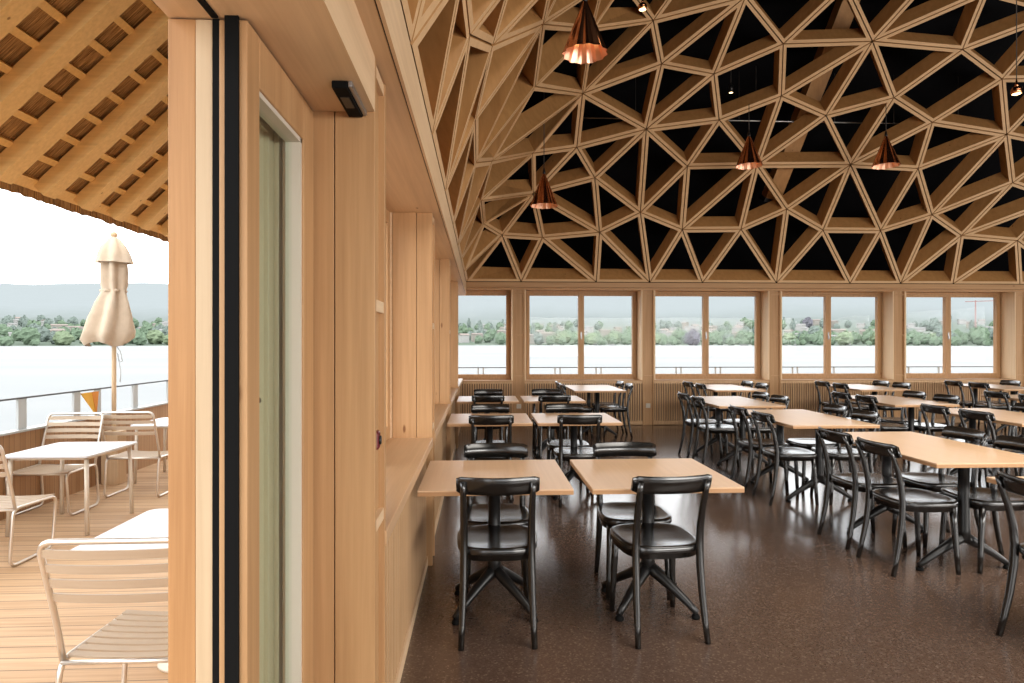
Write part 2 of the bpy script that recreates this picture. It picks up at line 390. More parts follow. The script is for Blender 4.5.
for k, p in enumerate(PC):
    t = struct('trim_%d' % (20+k), 'spruce pillar between far windows')
    a, b = p-PW/2, p+PW/2
    MB().box(a, a+.028, YF-.045, YF+.33, 0, 2.40).build('side_board', 'spruce_z', t, .002)
    MB().box(b-.028, b, YF-.045, YF+.33, 0, 2.40).build('side_board', 'spruce_z', t, .002)
    MB().box(a+.028, b-.028, YF-.012, YF, 0, 2.40).build('back_board', 'spruce_z', t)
    for z in (.87, 1.60, 2.335): MB().box(a+.028, b-.028, YF-.04, YF-.012, z-.012, z+.012).build('batten', 'spruce_x', t)
def far_window(n, a, b, single=False):
    t = struct('window_%d' % n, 'wide two-sash spruce window onto the lake')
    y0, y1 = YG-.02, YG+.06; f = MB(); z0, z1 = .80, 2.40
    f.box(a+.001, a+.055, y0, y1, z0, z1).box(b-.055, b-.001, y0, y1, z0, z1).box(a+.055, b-.055, y0+.001, y1-.001, z0, z0+.045).box(a+.055, b-.055, y0+.001, y1-.001, z1-.04, z1)
    f.build('window_frame', 'spruce_z', t, .003)
    m = (a+b)/2
    spans = [(a+.055, b-.055)] if single else [(a+.055, m), (m, b-.055)]
    for (p, q) in spans:
        s = MB(); yy0, yy1 = YG-.035, YG+.045; zz0, zz1 = z0+.045, z1-.04; fw = .052
        s.box(p+.001, p+fw, yy0, yy1, zz0+.001, zz1-.001).box(q-fw, q-.001, yy0, yy1, zz0+.001, zz1-.001).box(p+fw, q-fw, yy0+.001, yy1-.001, zz0+.001, zz0+.05).box(p+fw, q-fw, yy0+.001, yy1-.001, zz1-.042, zz1-.001)
        o = s.build('sash', 'spruce_z', t, .003)
        MB().box(p+fw, q-fw, YG, YG+.01, zz0+.05, zz1-.042).build('pane', 'glass', o)
    if not single:
        MB().box(m-.012, m+.012, YG-.043, YG-.035, 1.53, 1.66).box(m-.008, m+.008, YG-.06, YG-.043, 1.53, 1.60).build('window_handle', 'sensor_silver', t, .002)
    MB().box(a, b, YF-.05, YG+.02, .785, .80).build('window_sill', 'spruce_x', t, .002)
    MB().box(a, a+.02, YF-.04, YG-.035, .80, 2.40).box(b-.02, b, YF-.04, YG-.035, .80, 2.40).build('reveal', 'reveal_lit', t)
far_window(5, -.645, PC[0]-PW/2, True)
for k in range(5): far_window(6+k, PC[k]+PW/2, PC[k+1]-PW/2)
for k in (0, 1):
    s = thing('wall_socket', 'square white wall socket low on the %s pillar from the left wall' % ('first', 'second')[k], 'socket', (PC[k], YF-.012, .345))
    MB().box(-.04, .04, -.012, 0, -.04, .04).build('cover_plate', 'off_white', s, .003)
    MB().box(-.02, .02, -.0135, -.012, -.02, .02).build('socket_insert', 'off_white', s, .001)
# ---- right and rear walls with open window bands (out of the frame)
w = MB(); w.box(XR, XR+.3, YB, YF+.3, DZ, .8).box(XR, XR+.3, YB, YF+.3, 2.4, 2.6)
for k in range(7): w.box(XR, XR+.3, YB+k*2.3-.1, YB+k*2.3+.1, .8, 2.4)
ST(w.build('wall_right', 'spruce_y'))
w = MB(); w.box(-.66, XR, YB-.3, YB, DZ, .8).box(-.66, XR, YB-.3, YB, 2.4, 2.6)
for k in range(7): w.box(-.3+k*2.3-.1, -.3+k*2.3+.1, YB-.3, YB, .8, 2.4)
ST(w.build('wall_rear', 'spruce_x'))

# ------------------------------------------------------------------ timber lattice
XB, YBs = -.25, 11.0
def smin(a, b, k=.5):
    h = max(k-abs(a-b), 0)/k; return min(a, b)-h*h*k/4
def g(d): return 2.07*max(d, 0)**.72
def surf(x, y): return ZL+g(smin(x-XB, YBs-y))
def onsurf(px, py):
    r = ray(px, py); t = .6; dt = .02
    while t < 11.2:
        p = Vector((0,0,H))+r*t
        if p.z > surf(p.x, p.y) and p.z > ZL: break
        t += dt
    return p
NODES = dict(
 B1=(521,281.5),B2=(596.4,282),B3=(649.8,282),B4=(702.5,282),B5=(776.5,282),B6=(850,283),B7=(900.6,283),B8=(953,284),B9=(1020,284),B10=(1078,284),
 a=(483.3,223.7),b=(502,235),c=(542.5,237.5),d=(599.5,232.3),e=(640.4,212.4),f=(682.3,229.6),g=(741,229.2),h=(786.7,209.1),i=(823,230),j=(880.6,230.5),k=(931.8,214.7),l=(961.4,235.5),m=(1017.4,240.6),
 n=(481,200.5),o=(533.2,193.8),p=(594.8,177.8),q=(646.3,129.2),r=(687.4,166.3),s=(756.8,165),t=(850.5,164.6),u=(918.1,168.5),v=(1012.6,182.8),
 w=(475.9,162.7),x=(491.9,161.1),y=(532.6,153.3),z=(576.8,147.2),A=(582.5,93.6),B=(719.2,119.8),C=(826,115.6),D=(781.4,96),
 E=(872.5,41.3),F=(894,97.7),G=(962.5,49.4),H=(932.4,122.3),I=(1002,79),J=(1006.9,134.4),K=(661.5,64),L=(714,74),M=(783.3,43.9),N=(745.4,-3),O=(653.2,20.4),
 P=(543,24.2),Q=(535,86.6),R=(592,29),S=(492.6,45.4),T=(469.9,35.3),U=(475.4,119.6),
 W1=(846,-15),W2=(921,-12),W3=(986,-8),W4=(1062,12),W5=(1062,78),V1=(1066,146),V2=(1060,199),W6=(624,-18),W7=(682,-20),W8=(552,-18),W9=(603,-16),W10=(568,-26),W11=(511,-18),W13=(463,-30),W15=(436,-60))
BASEL = dict(Lz=1.25, La=2.28, Lb=3.27, Lc=4.48, Ld=5.75, Le=6.95, Lf=8.1, Lg=9.5)
POS = {}
for k, (px, py) in NODES.items():
    if k[0] == 'B' and len(k) > 1:
        r = ray(px, py); t = YBs/r.y; POS[k] = Vector((r.x*t, YBs, ZL))
    else: POS[k] = onsurf(px, py)
for k, yy in BASEL.items(): POS[k] = Vector((XB, yy, ZL))
POS['B0'] = Vector((XB, YBs, ZL))
def outdir(p):
    dx, dy = p.x-XB, YBs-p.y; wl = 1/(1+math.exp((dx-dy)*2.2)); d = min(dx, dy)
    v = Vector((-.62*wl, .62*(1-wl), .74+.05*max(d, 0))).normalized()
    return v*.27
POLY = '''T Lb Lc|T S Lc|S U Lc|S P U|P U w|P Q w|Q w x|Q x A|x y A|y A z|x y n|y o n|y z o|z p o|A q z|z q p|U Lc Ld|U w Ld|w Ld Le|w x Le|x n Le|n Le Lf|n a Lf|a Lf Lg|a b Lg|b Lg B0|b B0 B1|n a o|a b o|b c B1|b c o|c d o|c B1 B2|c d B2|o p d|p d e|d B2 B3|d e B3|p q e|q r e|e f B3|f B3 B4|e r f|r s f|f g s|g h s|f g B4|g B4 B5|g h B5|h i B5|i B5 B6|s t h|h t i|t i j|i j B6|j B6 B7|t u j|u j k|j k B7|k l B7|l B7 B8|u J k|k J v|k v l|l v V2|l m V2|l m B8|m B8 B9|m B9 B10|m V2 B10|t u H|u H J|F G I H|H I J|C t F|C F E|t F H|D M E|D C E|E F G|B L M D|q B r|r B s|B D s|D C s|C s t|q K L|q L B|K L N|L M N|O K N|A O K|A K q|A R O|Q A R|P Q R|N M W1|M E W1|E W1 W2|E W2 W3|E G W3|G W3 W4|G I W4|I W4 W5|I J W5|J W5 V1|J v V1|v V1 V2|P R W9|R W9 W6|R O W6|O W6 W7|O N W7|P W9 W10|P W10 W8|P S W8|S W8 W11|T S W11|T W13 W11|Lb T W13|La Lb W13|La W13 W15|Lz La W15'''.split('|')
lat = thing('timber_lattice', 'domed ceiling lattice of triangular spruce frames over the dining hall', 'ceiling lattice', (5, 8, ZL))
LOFF = Vector((5, 8, ZL))
bx0 = Vector((0,0,H))
def frame_mesh(mb, ids):
    P = [POS[i] for i in ids]; n = len(P)
    nrm = Vector((0,0,0))
    for i in range(n): nrm += P[i].cross(P[(i+1) % n])
    A = nrm.length/2
    if A < 1e-4: return
    nrm.normalize(); per = sum((P[(i+1) % n]-P[i]).length for i in range(n)); inr = 2*A/per
    def inset(e):
        out = []
        for i in range(n):
            a = (P[i]-P[i-1]).normalized(); b = (P[(i+1) % n]-P[i]).normalized()
            na = nrm.cross(a); nb = nrm.cross(b); out.append(P[i]+(na+nb)*(e/max(.05, 1+na.dot(nb))))
        return out
    g0 = min(.0075, inr*.08); g1 = min(.050, inr*.5)
    o0 = inset(g0); o1 = inset(g1); dv = [outdir(p) for p in P]
    O = LOFF
    vs = [p-O for p in o0]+[p-O for p in o1]+[o0[i]+dv[i]-O for i in range(n)]+[o1[i]+dv[i]-O for i in range(n)]
    fe = []; fs = []
    for i in range(n):
        j = (i+1) % n
        fe.append((i, j, n+j, n+i)); fs += [(n+i, n+j, 3*n+j, 3*n+i), (i, 2*n+i, 2*n+j, j), (2*n+i, 3*n+i, 3*n+j, 2*n+j)]
    mb.add(vs, fe, 1); o = len(mb.v)-len(vs)
    for f in fs: mb.f.append([q+o for q in f]); mb.m.append(0); mb.sm.append(False)
ins, outs = [], []
for s in POLY:
    ids = s.split(); (outs if any(i in ('W15','Lz','W10','V1','W6','W7','W9','B10','W4','W5') and i != ids[0] for i in ids) or ids[0] in ('Lz',) else ins).append(ids)
for ids in ins:
    m = MB(); frame_mesh(m, ids); m.build('triangle_frame' if len(ids) == 3 else 'four_sided_frame', ['lattice_side', 'lattice_edge'], lat)
m = MB()
for ids in outs: frame_mesh(m, ids)
tag(m.build('triangle_frame', ['lattice_side', 'lattice_edge'], lat), kind='stuff')
# dark shell above
def shell(x, y):
    d = min(x+.95, 12.3-y, XR+.6-x, y-YB+.6)
    return min(8.2, 2.55+2.2*max(d, 0)**.72)
m = MB(); nx, ny = 56, 56; vs = []
xs = [-.95+(XR+.6+.95)*(i/nx)**1.5 for i in range(nx+1)]; ys = [12.3-(12.3-YB+.6)*(i/ny)**1.5 for i in range(ny+1)]
for yv in ys:
    for xv in xs: vs.append((xv, yv, shell(xv, yv)))
m.add(vs, [(j*(nx+1)+i, j*(nx+1)+i+1, (j+1)*(nx+1)+i+1, (j+1)*(nx+1)+i) for j in range(ny) for i in range(nx)], 0, True)
m.box(-.97, -.45, YB-.6, 12.3, 2.512, 2.55).box(-.95, XR+.6, YF+.25, 12.32, 2.512, 2.55).box(XR, XR+.65, YB-.6, 12.3, 2.6, 2.62).box(-.95, XR+.6, YB-.65, YB, 2.6, 2.62)  # unseen slabs added to stop sky light leaking past the shell
ST(m.build('ceiling', 'void_black'), 'black void of the roof above the lattice')
# roof brace and lighting rail seen through the lattice
p = Vector((0,0,H))+ray(770, 200)*11.15; q = Vector((0,0,H))+ray(853, -12)*9.75
t = thing('roof_brace', 'slanted timber brace in the dark roof void behind the lattice', 'beam', p)
MB().beam((0,0,0), q-p, .26, .26, (0,1,0)).build('brace_beam', 'lattice_side', t)
MB().beam((0,.03,-.02), (q-p)*.02+Vector((0,.03,-.02)), .30, .32, (0,1,0)).build('brace_shoe', 'black_metal', t)
t = thing('lighting_rail', 'thin grey lighting rail hung in the dark roof void', 'rail', (1.6, 10.05, H+.358*10.1))
MB().tube([(0,0,0),(7.4,0,0)], .011, 6).build('rail_tube', 'steel', t)
for x in (.9, 2.6, 4.2, 5.2, 6.3): MB().tube([(x,0,0),(x,0,.8)], .004, 5).build('suspension_wire', 'cord_grey', t)

# ------------------------------------------------------------------ pendants
def pendant(px, pyb, depth, label, dia=.385, hgt=.475, top=6.6):
    b = Vector((0,0,H))+ray(px, pyb)*depth
    t = thing('pendant_lamp', label, 'lamp', b, 0, 'copper pendant lamps')
    n = 48; r = dia/2
    mod = lambda a, z: 1+.045*math.cos(a*12)*(1-z/hgt)
    sh = MB().lathe([(r, 0), (r*.93, .03), (r*.12, hgt*.93), (r*.10, hgt*.95)], (0,0,0), n, 0, False, mod, False)
    sh.lathe([(r*.10-.004, hgt*.94), (r*.12-.004, hgt*.92), (r*.92, .03), (r-.004, 0)], (0,0,0), n, 1, False, mod, False)
    sh.build('lamp_shade', ['copper', 'copper_inner'], t)
    MB().lathe([(.02, hgt*.93), (.022, hgt), (.008, hgt+.06), (.003, hgt+.07)], (0,0,0), 12).build('socket_cap', 'black_metal', t)
    MB().tube([(0,0,hgt+.06), (0,0,min(top-b.z, shell(b.x, b.y)-b.z-.02))], .006, 6).build('cord', 'cord_grey', t)
    MB().lathe([(.0, .10), (.02, .105), (.032, .14), (.028, .18), (.014, .22), (.012, .3)], (0,0,0), 12).build('bulb', 'bulb_glow', t)
    return t
pendant(585, 54, 5.44, 'copper cone pendant at the top edge, largest and nearest of the four')
pendant(544, 206, 8.9, 'copper cone pendant hanging lowest, nearest the left wall corner')
pendant(749, 166, 9.6, 'copper cone pendant hanging beside the slanted roof brace', top=5.1)
pendant(886, 166, 9.6, 'copper cone pendant hanging furthest right of the four', top=5.1)
def globe(px, py, depth, label, r):
    b = Vector((0,0,H))+ray(px, py)*depth
    t = thing('globe_lamp', label, 'lamp', b, 0, 'small copper globe lamps')
    MB().lathe([(r*math.sin(a*math.pi/10)+1e-4, -r*math.cos(a*math.pi/10)) for a in range(3, 11)], (0,0,0), 16, 0, True, None, False).build('lamp_body', 'copper', t)
    MB().lathe([(.001, -r*.75), (r*.5, -r*.72), (r*.78, -r*.6)], (0,0,0), 16, 0, True, None, False).build('bulb', 'bulb_glow', t)
    MB().lathe([(r*.45, r*.8), (r*.28, r*1.3), (r*.1, r*2.4)], (0,0,0), 12).build('neck', 'copper', t)
    MB().tube([(0,0,r*2), (0,0,min(5, shell(b.x, b.y)-b.z-.02))], .005, 6).build('cord', 'cord_grey', t)
globe(1016.5, 91, 7.0, 'small copper globe lamp on a long cord by the right edge', .055)
globe(642.5, 7, 6.0, 'small glowing globe lamp at the top edge beside the nearest cone pendant', .042)
for (px, py, lab) in ((731, 89, 'small black spotlight in the roof void left of the brace'), (756, 96, 'small glowing black spotlight in the roof void, beside its darker twin')):
    b = Vector((0,0,H))+ray(px, py)*10.35
    t = thing('track_spotlight', lab, 'lamp', b)
    MB().lathe([(.035, -.06), (.045, .05), (.03, .07)], (0,0,0), 12).build('lamp_body', 'black_metal', t)
    MB().lathe([(.03, -.062), (.03, -.061)], (0,0,0), 12).build('lens', 'bulb_glow', t)
    MB().tube([(0,0,.06), (0,0,.5)], .005, 5).build('suspension_rod', 'cord_grey', t)

# ------------------------------------------------------------------ dining chairs
def make_chair():
    t = thing('dining_chair', '', 'chair')
    def outline(u):     # u in 0..1 around, rounded trapezoid
        a = 2*math.pi*u; c, s_ = math.cos(a), math.sin(a); e = 2/3.4
        x = math.copysign(abs(c)**e, c); y = math.copysign(abs(s_)**e, s_)
        return x*(.206+.010*y), .005+y*.212
    n = 40; rings = [(0, -.010), (.35, -.011), (.7, -.006), (.9, 0), (.97, .0), (1, -.006), (1.0, -.030), (.985, -.036), (.95, -.036), (.95, -.062), (.90, -.062), (.90, -.036), (0, -.036)]
    vs = []; fs = []
    for (k, z) in rings:
        for i in range(n):
            x, y = outline(i/n); vs.append((x*k, (y-.005)*k+.005, .462+z))
    for j in range(len(rings)-1):
        for i in range(n):
            l = (i+1) % n; fs.append((j*n+i, j*n+l, (j+1)*n+l, (j+1)*n+i))
    MB().add(vs, fs, 0, True).build('seat', 'black_wood', t)
    # backrest
    m = MB(); vs = []; fs = []; nn = 16
    sec = [(.738, 0), (.738, .017), (.790, .012), (.822, .007), (.825, 0), (.82, -.006), (.79, -.003)]
    for i in range(nn+1):
        x = -.2+.4*i/nn; k = (x/.2)**2; y0 = -.230-.050*(1-k); edge = .012*max(0, abs(x)-.185)/.015
        for (z, dy) in sec:
            zz = z + (edge if z < .75 else -edge*.8); lean = -(z-.74)*.18
            vs.append((x, y0+dy+lean, zz))
    q = len(sec)
    for i in range(nn):
        for k in range(q): l = (k+1) % q; fs.append((i*q+k, i*q+l, (i+1)*q+l, (i+1)*q+k))
    fs.append(list(range(q))); fs.append([nn*q+k for k in range(q)][::-1])
    m.add(vs, fs, 0, True).build('backrest', 'black_wood', t)
    for s in (-1, 1):
        P = [(.176,-.255,0), (.172,-.232,.10), (.168,-.208,.22), (.165,-.190,.36), (.164,-.186,.46), (.164,-.196,.56), (.165,-.220,.66), (.166,-.252,.745), (.167,-.270,.80)]
        MB().tube([(s*x, y, z) for x, y, z in P], [.0145, .016, .018, .0195, .0195, .0185, .017, .0155, .013], 10).build('rear_leg', 'black_wood', t)
    for s in (-1, 1):
        MB().tube([(s*.160, .150, .435), (s*.163, .160, .30), (s*.170, .172, .12), (s*.174, .180, 0)], [.020, .019, .0165, .014], 10).build('front_leg', 'black_wood', t)
    return t
proto = make_chair(); used = [False]
def chair(x, y, facing, label, group, jit=1.0):
    o = proto if not used[0] else copy_tree(proto); used[0] = True
    o.location = (x, y, 0); o.rotation_euler = (0, 0, (facing-90)*D2R+jit*R.uniform(-.035, .035))
    o['label'] = label; o['category'] = 'chair'; o['group'] = group
    return o
# ------------------------------------------------------------------ dining tables
TT = .74
def column_profile(): return [(.040, .19), (.037, .26), (.033, .5), (.033, .70), (.06, .705), (.06, TT-.029)]
def arm(s_end, m, g):
    """foot arm from the column at z .2 curving to the floor"""
    ex, ey = s_end; pts = []
    for k in range(7):
        u = k/6; z = .205-.175*u**.85*(1 if u < 1 else 1); pts.append((ex*u, ey*u, max(.028, .215*(1-u)**.9+.03*u)))
    return m.tube(pts, [.034, .032, .029, .026, .023, .020, .018], 8)
def make_table(w, dpt, kind):
    t = thing('dining_table', '', 'table')
    MB().box(-w/2, w/2, -dpt/2, dpt/2, TT-.008, TT, 0).box(-w/2, w/2, -dpt/2, dpt/2, TT-.028, TT-.008, 1).build('tabletop', ['tabletop', 'table_edge'], t, .0015)
    cols = [(0, 0)] if kind == 'square' else [(0, -.385), (0, .385)]
    for (cx, cy) in cols:
        c = MB().lathe(column_profile(), (cx, cy, 0), 14).build('column', 'black_metal', t)
        MB().box(cx-.22, cx+.22, cy-.03, cy+.03, TT-.036, TT-.028).box(cx-.03, cx+.03, cy-.2, cy+.2, TT-.036, TT-.028).build('top_bracket', 'black_metal', t)
        ends = [(.21,.2),(-.21,.2),(.21,-.2),(-.21,-.2)] if kind == 'square' else [(.30,0),(-.30,0)]
        for e in ends:
            f = arm(e, MB(), None).build('foot', 'black_metal', t, loc=(cx, cy, 0))
            MB().lathe([(.020, 0), (.024, .006), (.020, .016), (.010, .03)], (e[0]*.97, e[1]*.97, 0), 12).build('glide', 'rubber', f)
    return t
sq = make_table(.765, .79, 'square'); lg = make_table(.78, 1.33, 'long'); used_t = {'sq': False, 'lg': False}
def table(kind, x, y, label, group):
    src = sq if kind == 'sq' else lg
    o = src if not used_t[kind] else copy_tree(src); used_t[kind] = True
    o.location = (x, y, 0); o['label'] = label; o['category'] = 'table'; o['group'] = group
    return o
ROWN = ['front', 'middle', 'rear']
rows = [(3.085, .076, .935), (5.65, .085, .90), (7.77, .09, .925)]
for r_, (yf, xA, xB) in enumerate(rows):
    for cix, xc in enumerate((xA, xB)):
        where = 'by the left wall' if cix == 0 else 'next off the left wall'
        yc = yf+.395
        table('sq', xc, yc, 'square wood-topped table, %s of three, %s' % (ROWN[r_], where), 'square tables along the left wall')
        jn = [(.01, -.02), (.005, .02), (-.01, .03)][r_]
        c = chair(xc+(.01 if cix == 0 else (-.03 if r_ == 0 else -.01)), yf+.17-(.0 if cix == 0 else .01), 90, 'black wooden chair, near side of the %s square table %s' % (ROWN[r_], where), 'chairs at the square tables')
        if r_ == 0: c.rotation_euler.z = (-.01, .09)[cix]
        chair(xc+(.015 if cix == 0 else -.03), yf+.79-.155, -90, 'black wooden chair, far side of the %s square table %s' % (ROWN[r_], where), 'chairs at the square tables')
def long_set(x0, y0, label, which, sides, far=False):
    """x0 left edge, y0 near edge"""
    xc, yc = x0+.39, y0+.665
    table('lg', xc, yc, label, 'long dining tables')
    for (sd, en) in sides:
        x = xc+(-.27 if sd == 'left' else .25); y = yc+(-.30 if en == 'near' else .23)
        chair(x+R.uniform(-.02, .02), y+R.uniform(-.02, .02), 0 if sd == 'left' else 180,
              'black chair, %s side %s end, at %s' % (sd, en, which), 'chairs at the long tables')
ALL = [('left','near'),('left','far'),('right','near'),('right','far')]
CN = ['first', 'second', 'third']
cols = [(2.72, [(1.93, [('left','far')]), (3.63, ALL), (5.36, ALL), (7.06, ALL)]),
        (4.82, [(5.38, ALL), (7.10, ALL)]),
        (6.95, [(7.10, [('left','near'),('left','far')])])]
NT = {0: ['nearest', 'second', 'third', 'fourth'], 1: ['nearest', 'farther'], 2: ['only']}
for ci, (x0, lst) in enumerate(cols):
    for k, (y0, sides) in enumerate(lst):
        nm = '%s long table, %s column' % (NT[ci][k], CN[ci])
        long_set(x0, y0, 'wood-topped %s right of the aisle' % nm, nm, sides)
FN = ['leftmost', 'second', 'third', 'fourth']
for k, x0 in enumerate((1.42, 3.58, 5.86, 8.15)):
    nm = '%s table along the far windows' % FN[k]
    long_set(x0, 9.42, 'wood-topped %s' % nm, nm, ALL)

# ------------------------------------------------------------------ terrace
ST(MB().box(-5.3, XO, -2, YF+.36, DZ-.1, DZ).box(-5.3, XR+1, YF+.36, 13.9, DZ-.1, DZ).build('terrace_deck', 'deck_wood'), 'pale wooden plank deck of the terrace')
XP = -4.75
pt = struct('terrace_parapet', 'vertical board parapet around the terrace')
MB().box(XP-.05, XP, -2, 13.5, DZ, .54).build('board_panel', 'parapet_wood', pt)
MB().box(XP-.05, XR+1, 13.45, 13.5, DZ, .54).build('board_panel', 'parapet_wood_x', pt)
MB().box(XP-.09, XP+.03, -2, 13.54, .54, .562).box(XP-.09, XR+1, 13.42, 13.54, .54, .562).build('coping', 'rail_grey', pt)
rl = thing('terrace_railing', 'slim rail on pairs of pale flat posts above the board parapet', 'railing', (XP-.02, 7, .562))
O = Vector((XP-.02, 7, .562))
MB().box(-.02, .02, -9, 6.5, .318, .336).build('top_rail', 'rail_dark', rl)
MB().box(-.02, XR+5, 6.47, 6.51, .362, .380).build('top_rail', 'rail_dark', rl)
for yy in (4.5, 5.5, 6.8, 7.69, 8.10, 8.95, 9.9, 10.4, 11.4, 12.2):
    MB().box(-.012, .012, yy-7-.06, yy-7+.06, 0, .318).build('rail_post', 'rail_grey', rl)
for xx in (0, 1.65, 2.54, 4.29, 5.16, 6.88, 7.7, 9.4, 10.2):
    for s in (-.05, .06): MB().box(xx+s-O.x-.014, xx+s-O.x+.014, 6.475, 6.5, 0, .362).build('rail_post', 'rail_grey', rl)
pn = thing('yellow_pennant', 'small yellow and orange triangular flag tied to a railing post', 'flag', (XP+.0, 7.87, .60))
MB().add([(0,.20,.26),(0,-.14,.26),(0,.16,-.03),(.012,.20,.26),(.012,-.14,.26),(.012,.16,-.03)], [(0,1,2),(5,4,3),(0,3,4,1),(1,4,5,2),(2,5,3,0)], 0).build('flag_cloth', 'pennant_yellow', pn)
MB().add([(.013,.20,.26),(.013,.06,.26),(.013,.16,-.03),(.016,.20,.26),(.016,.06,.26),(.016,.16,-.03)], [(0,1,2),(5,4,3),(0,3,4,1),(1,4,5,2),(2,5,3,0)], 0).build('flag_stripe', 'pennant_orange', pn)
# garden chairs
def make_garden_chair():
    t = thing('garden_chair', '', 'chair'); wd = .29
    f = MB()
    for s in (-1, 1):
        x = s*wd
        loop = rpath([(x,-.23,.455),(x,.27,.445),(x,.22,.014),(x,-.27,.014)], .07, 5, True)
        f.tube(loop, .0125, 8, 0, True)
    back = rpath([(-wd,-.21,.45),(-wd,-.25,.62),(-wd,-.36,.985),(wd,-.36,.985),(wd,-.25,.62),(wd,-.21,.45)], .06, 5)
    f.tube(back, .0125, 8)
    f.tube([(-wd,-.22,.445),(wd,-.22,.445)], .010, 8).tube([(-wd,.23,.435),(wd,.23,.435)], .010, 8)
    f.build('frame', 'garden_tube', t)
    for k in range(8):
        y = -.17+k*.058; m = MB(); vs = []; fs = []
        for i in range(9):
            x = -wd+2*wd*i/8; dz = -.016*(1-(x/wd)**2)
            for (a, b) in ((-.021, .463), (.021, .463), (.021, .455), (-.021, .455)): vs.append((x, y+a, b+dz))
        for i in range(8):
            for q in range(4): l = (q+1) % 4; fs.append((i*4+q, i*4+l, i*4+4+l, i*4+4+q))
        m.add(vs, fs+[(0,1,2,3),(35,34,33,32)]).build('seat_slat', 'garden_slat', t)
    for k in range(4):
        u = .30+k*.195; yb = -.25-.11*u; zb = .64+.335*u; m = MB(); vs = []; fs = []
        for i in range(9):
            x = -wd+2*wd*i/8; dy = -.03*(1-(x/wd)**2)
            for (a, b) in ((-.005, -.019), (-.005, .019), (.005, .019), (.005, -.019)): vs.append((x, yb+a+dy-b*.3, zb+b))
        for i in range(8):
            for q in range(4): l = (q+1) % 4; fs.append((i*4+q, i*4+l, i*4+4+l, i*4+4+q))
        m.add(vs, fs+[(0,1,2,3),(35,34,33,32)]).build('back_slat', 'garden_slat', t)
    return t
gp = make_garden_chair()
GC = [(-1.43, 2.90, 0, 'tubular garden chair with slatted seat, nearest the open door'),
      (-3.95, 5.36, 0, 'tubular garden chair at the left edge, near side of the middle terrace table'),
      (-4.44, 6.80, 180, 'tubular garden chair facing us behind the middle terrace table'),
      (-3.95, 7.60, 0, 'tubular garden chair by the parasol, near side of the far terrace table'),
      (-3.97, 9.15, 180, 'tubular garden chair behind the far terrace table, mostly hidden')]
for k, (x, y, rz, lab) in enumerate(GC):
    o = gp if k == 0 else copy_tree(gp); o.location = (x, y, DZ); o.rotation_euler = (0, 0, rz*D2R); o['label'] = lab; o['group'] = 'slatted garden chairs on the terrace'
def make_garden_table():
    t = thing('garden_table', '', 'table'); w = .40; d_ = .42
    ol = []
    for (cx, cy, a0) in ((w-.06, d_-.06, 0), (-w+.06, d_-.06, 90), (-w+.06, -d_+.06, 180), (w-.06, -d_+.06, 270)):
        for k in range(6): a = (a0+k*18)*D2R; ol.append((cx+.06*math.cos(a), cy+.06*math.sin(a)))
    n = len(ol)
    MB().add([(x, y, .717) for x, y in ol]+[(x, y, .735) for x, y in ol], [list(range(n))[::-1], list(range(n, 2*n))]+[(i, (i+1) % n, n+(i+1) % n, n+i) for i in range(n)]).build('tabletop', 'white_top', t)
    MB().box(-w+.05, w-.05, -d_+.05, -d_+.075, .69, .717).box(-w+.05, w-.05, d_-.075, d_-.05, .69, .717).box(-w+.05, -w+.075, -d_+.05, d_-.05, .69, .717).box(w-.075, w-.05, -d_+.05, d_-.05, .69, .717).build('apron', 'cream_metal', t)
    for sx in (-1, 1):
        for sy in (-1, 1): MB().tube([(sx*(w-.065), sy*(d_-.065), .69), (sx*(w-.05), sy*(d_-.05), 0)], .019, 10).build('leg', 'cream_metal', t)
    return t
gt = make_garden_table()
GT = [(-3.95, 6.33, 'white-topped garden table with cream legs at the left edge'), (-3.97, 8.48, 'white-topped garden table behind the chair by the parasol'), (-1.63, 3.58, 'white-topped garden table nearest the open door, cut off by the jamb')]
for k, (x, y, lab) in enumerate(GT):
    o = gt if k == 0 else copy_tree(gt); o.location = (x, y, DZ); o['label'] = lab; o['group'] = 'white garden tables on the terrace'
for ch in list(o.children):      # the nearest table stands on one central column
    if ch.name.startswith('leg'): bpy.data.objects.remove(ch)
MB().lathe([(.14, 0), (.14, .015), (.05, .03), (.032, .06), (.032, .69)], (0,0,0), 24).build('pedestal', 'cream_metal', o)
# umbrella, closed
ud = 7.9; ub = Vector((0,0,H))+ray(114, 343)*ud; ub.z = DZ
u = thing('parasol', 'closed cream canvas parasol on a wooden pole at the terrace parapet', 'parasol', ub)
k_ = ud/F
zz = lambda py: H-(py-HY)*k_-DZ
MB().lathe([(.026, 0), (.026, zz(240))], (0,0,0), 12).build('pole', 'pole_wood', u)
MB().box(-.10, .10, -.10, .10, 0, .66).build('base', 'pole_wood', u, .006)
def fold(amp, nf, ph=0): return lambda a, z: 1+amp*math.cos(nf*a+ph)+amp*.4*math.cos((nf+3)*a+z*9)
can = MB().lathe([(.20, zz(344)), (.265, zz(338)), (.255, zz(331)), (.215, zz(318)), (.165, zz(303)), (.125, zz(293)), (.118, zz(290)), (.135, zz(284)), (.135, zz(270)), (.13, zz(258)), (.10, zz(248)), (.05, zz(241))], (0,0,0), 64, 0, True, fold(.20, 6, .5), False)
can.v = [(x-.10*max(0, (zz(292)-z)/(zz(292)-zz(344)))**1.3, y, z+.03*math.sin(3*math.atan2(y, x))*(z < zz(336))) for x, y, z in can.v]
cano = can.build('canopy', 'canvas', u)
MB().lathe([(.195, zz(263)), (.18, zz(259)), (.16, zz(253)), (.125, zz(246)), (.075, zz(240)), (.03, zz(237))], (0,0,0), 48, 0, True, fold(.12, 7, 1), False).build('vent_cap', 'canvas', u)
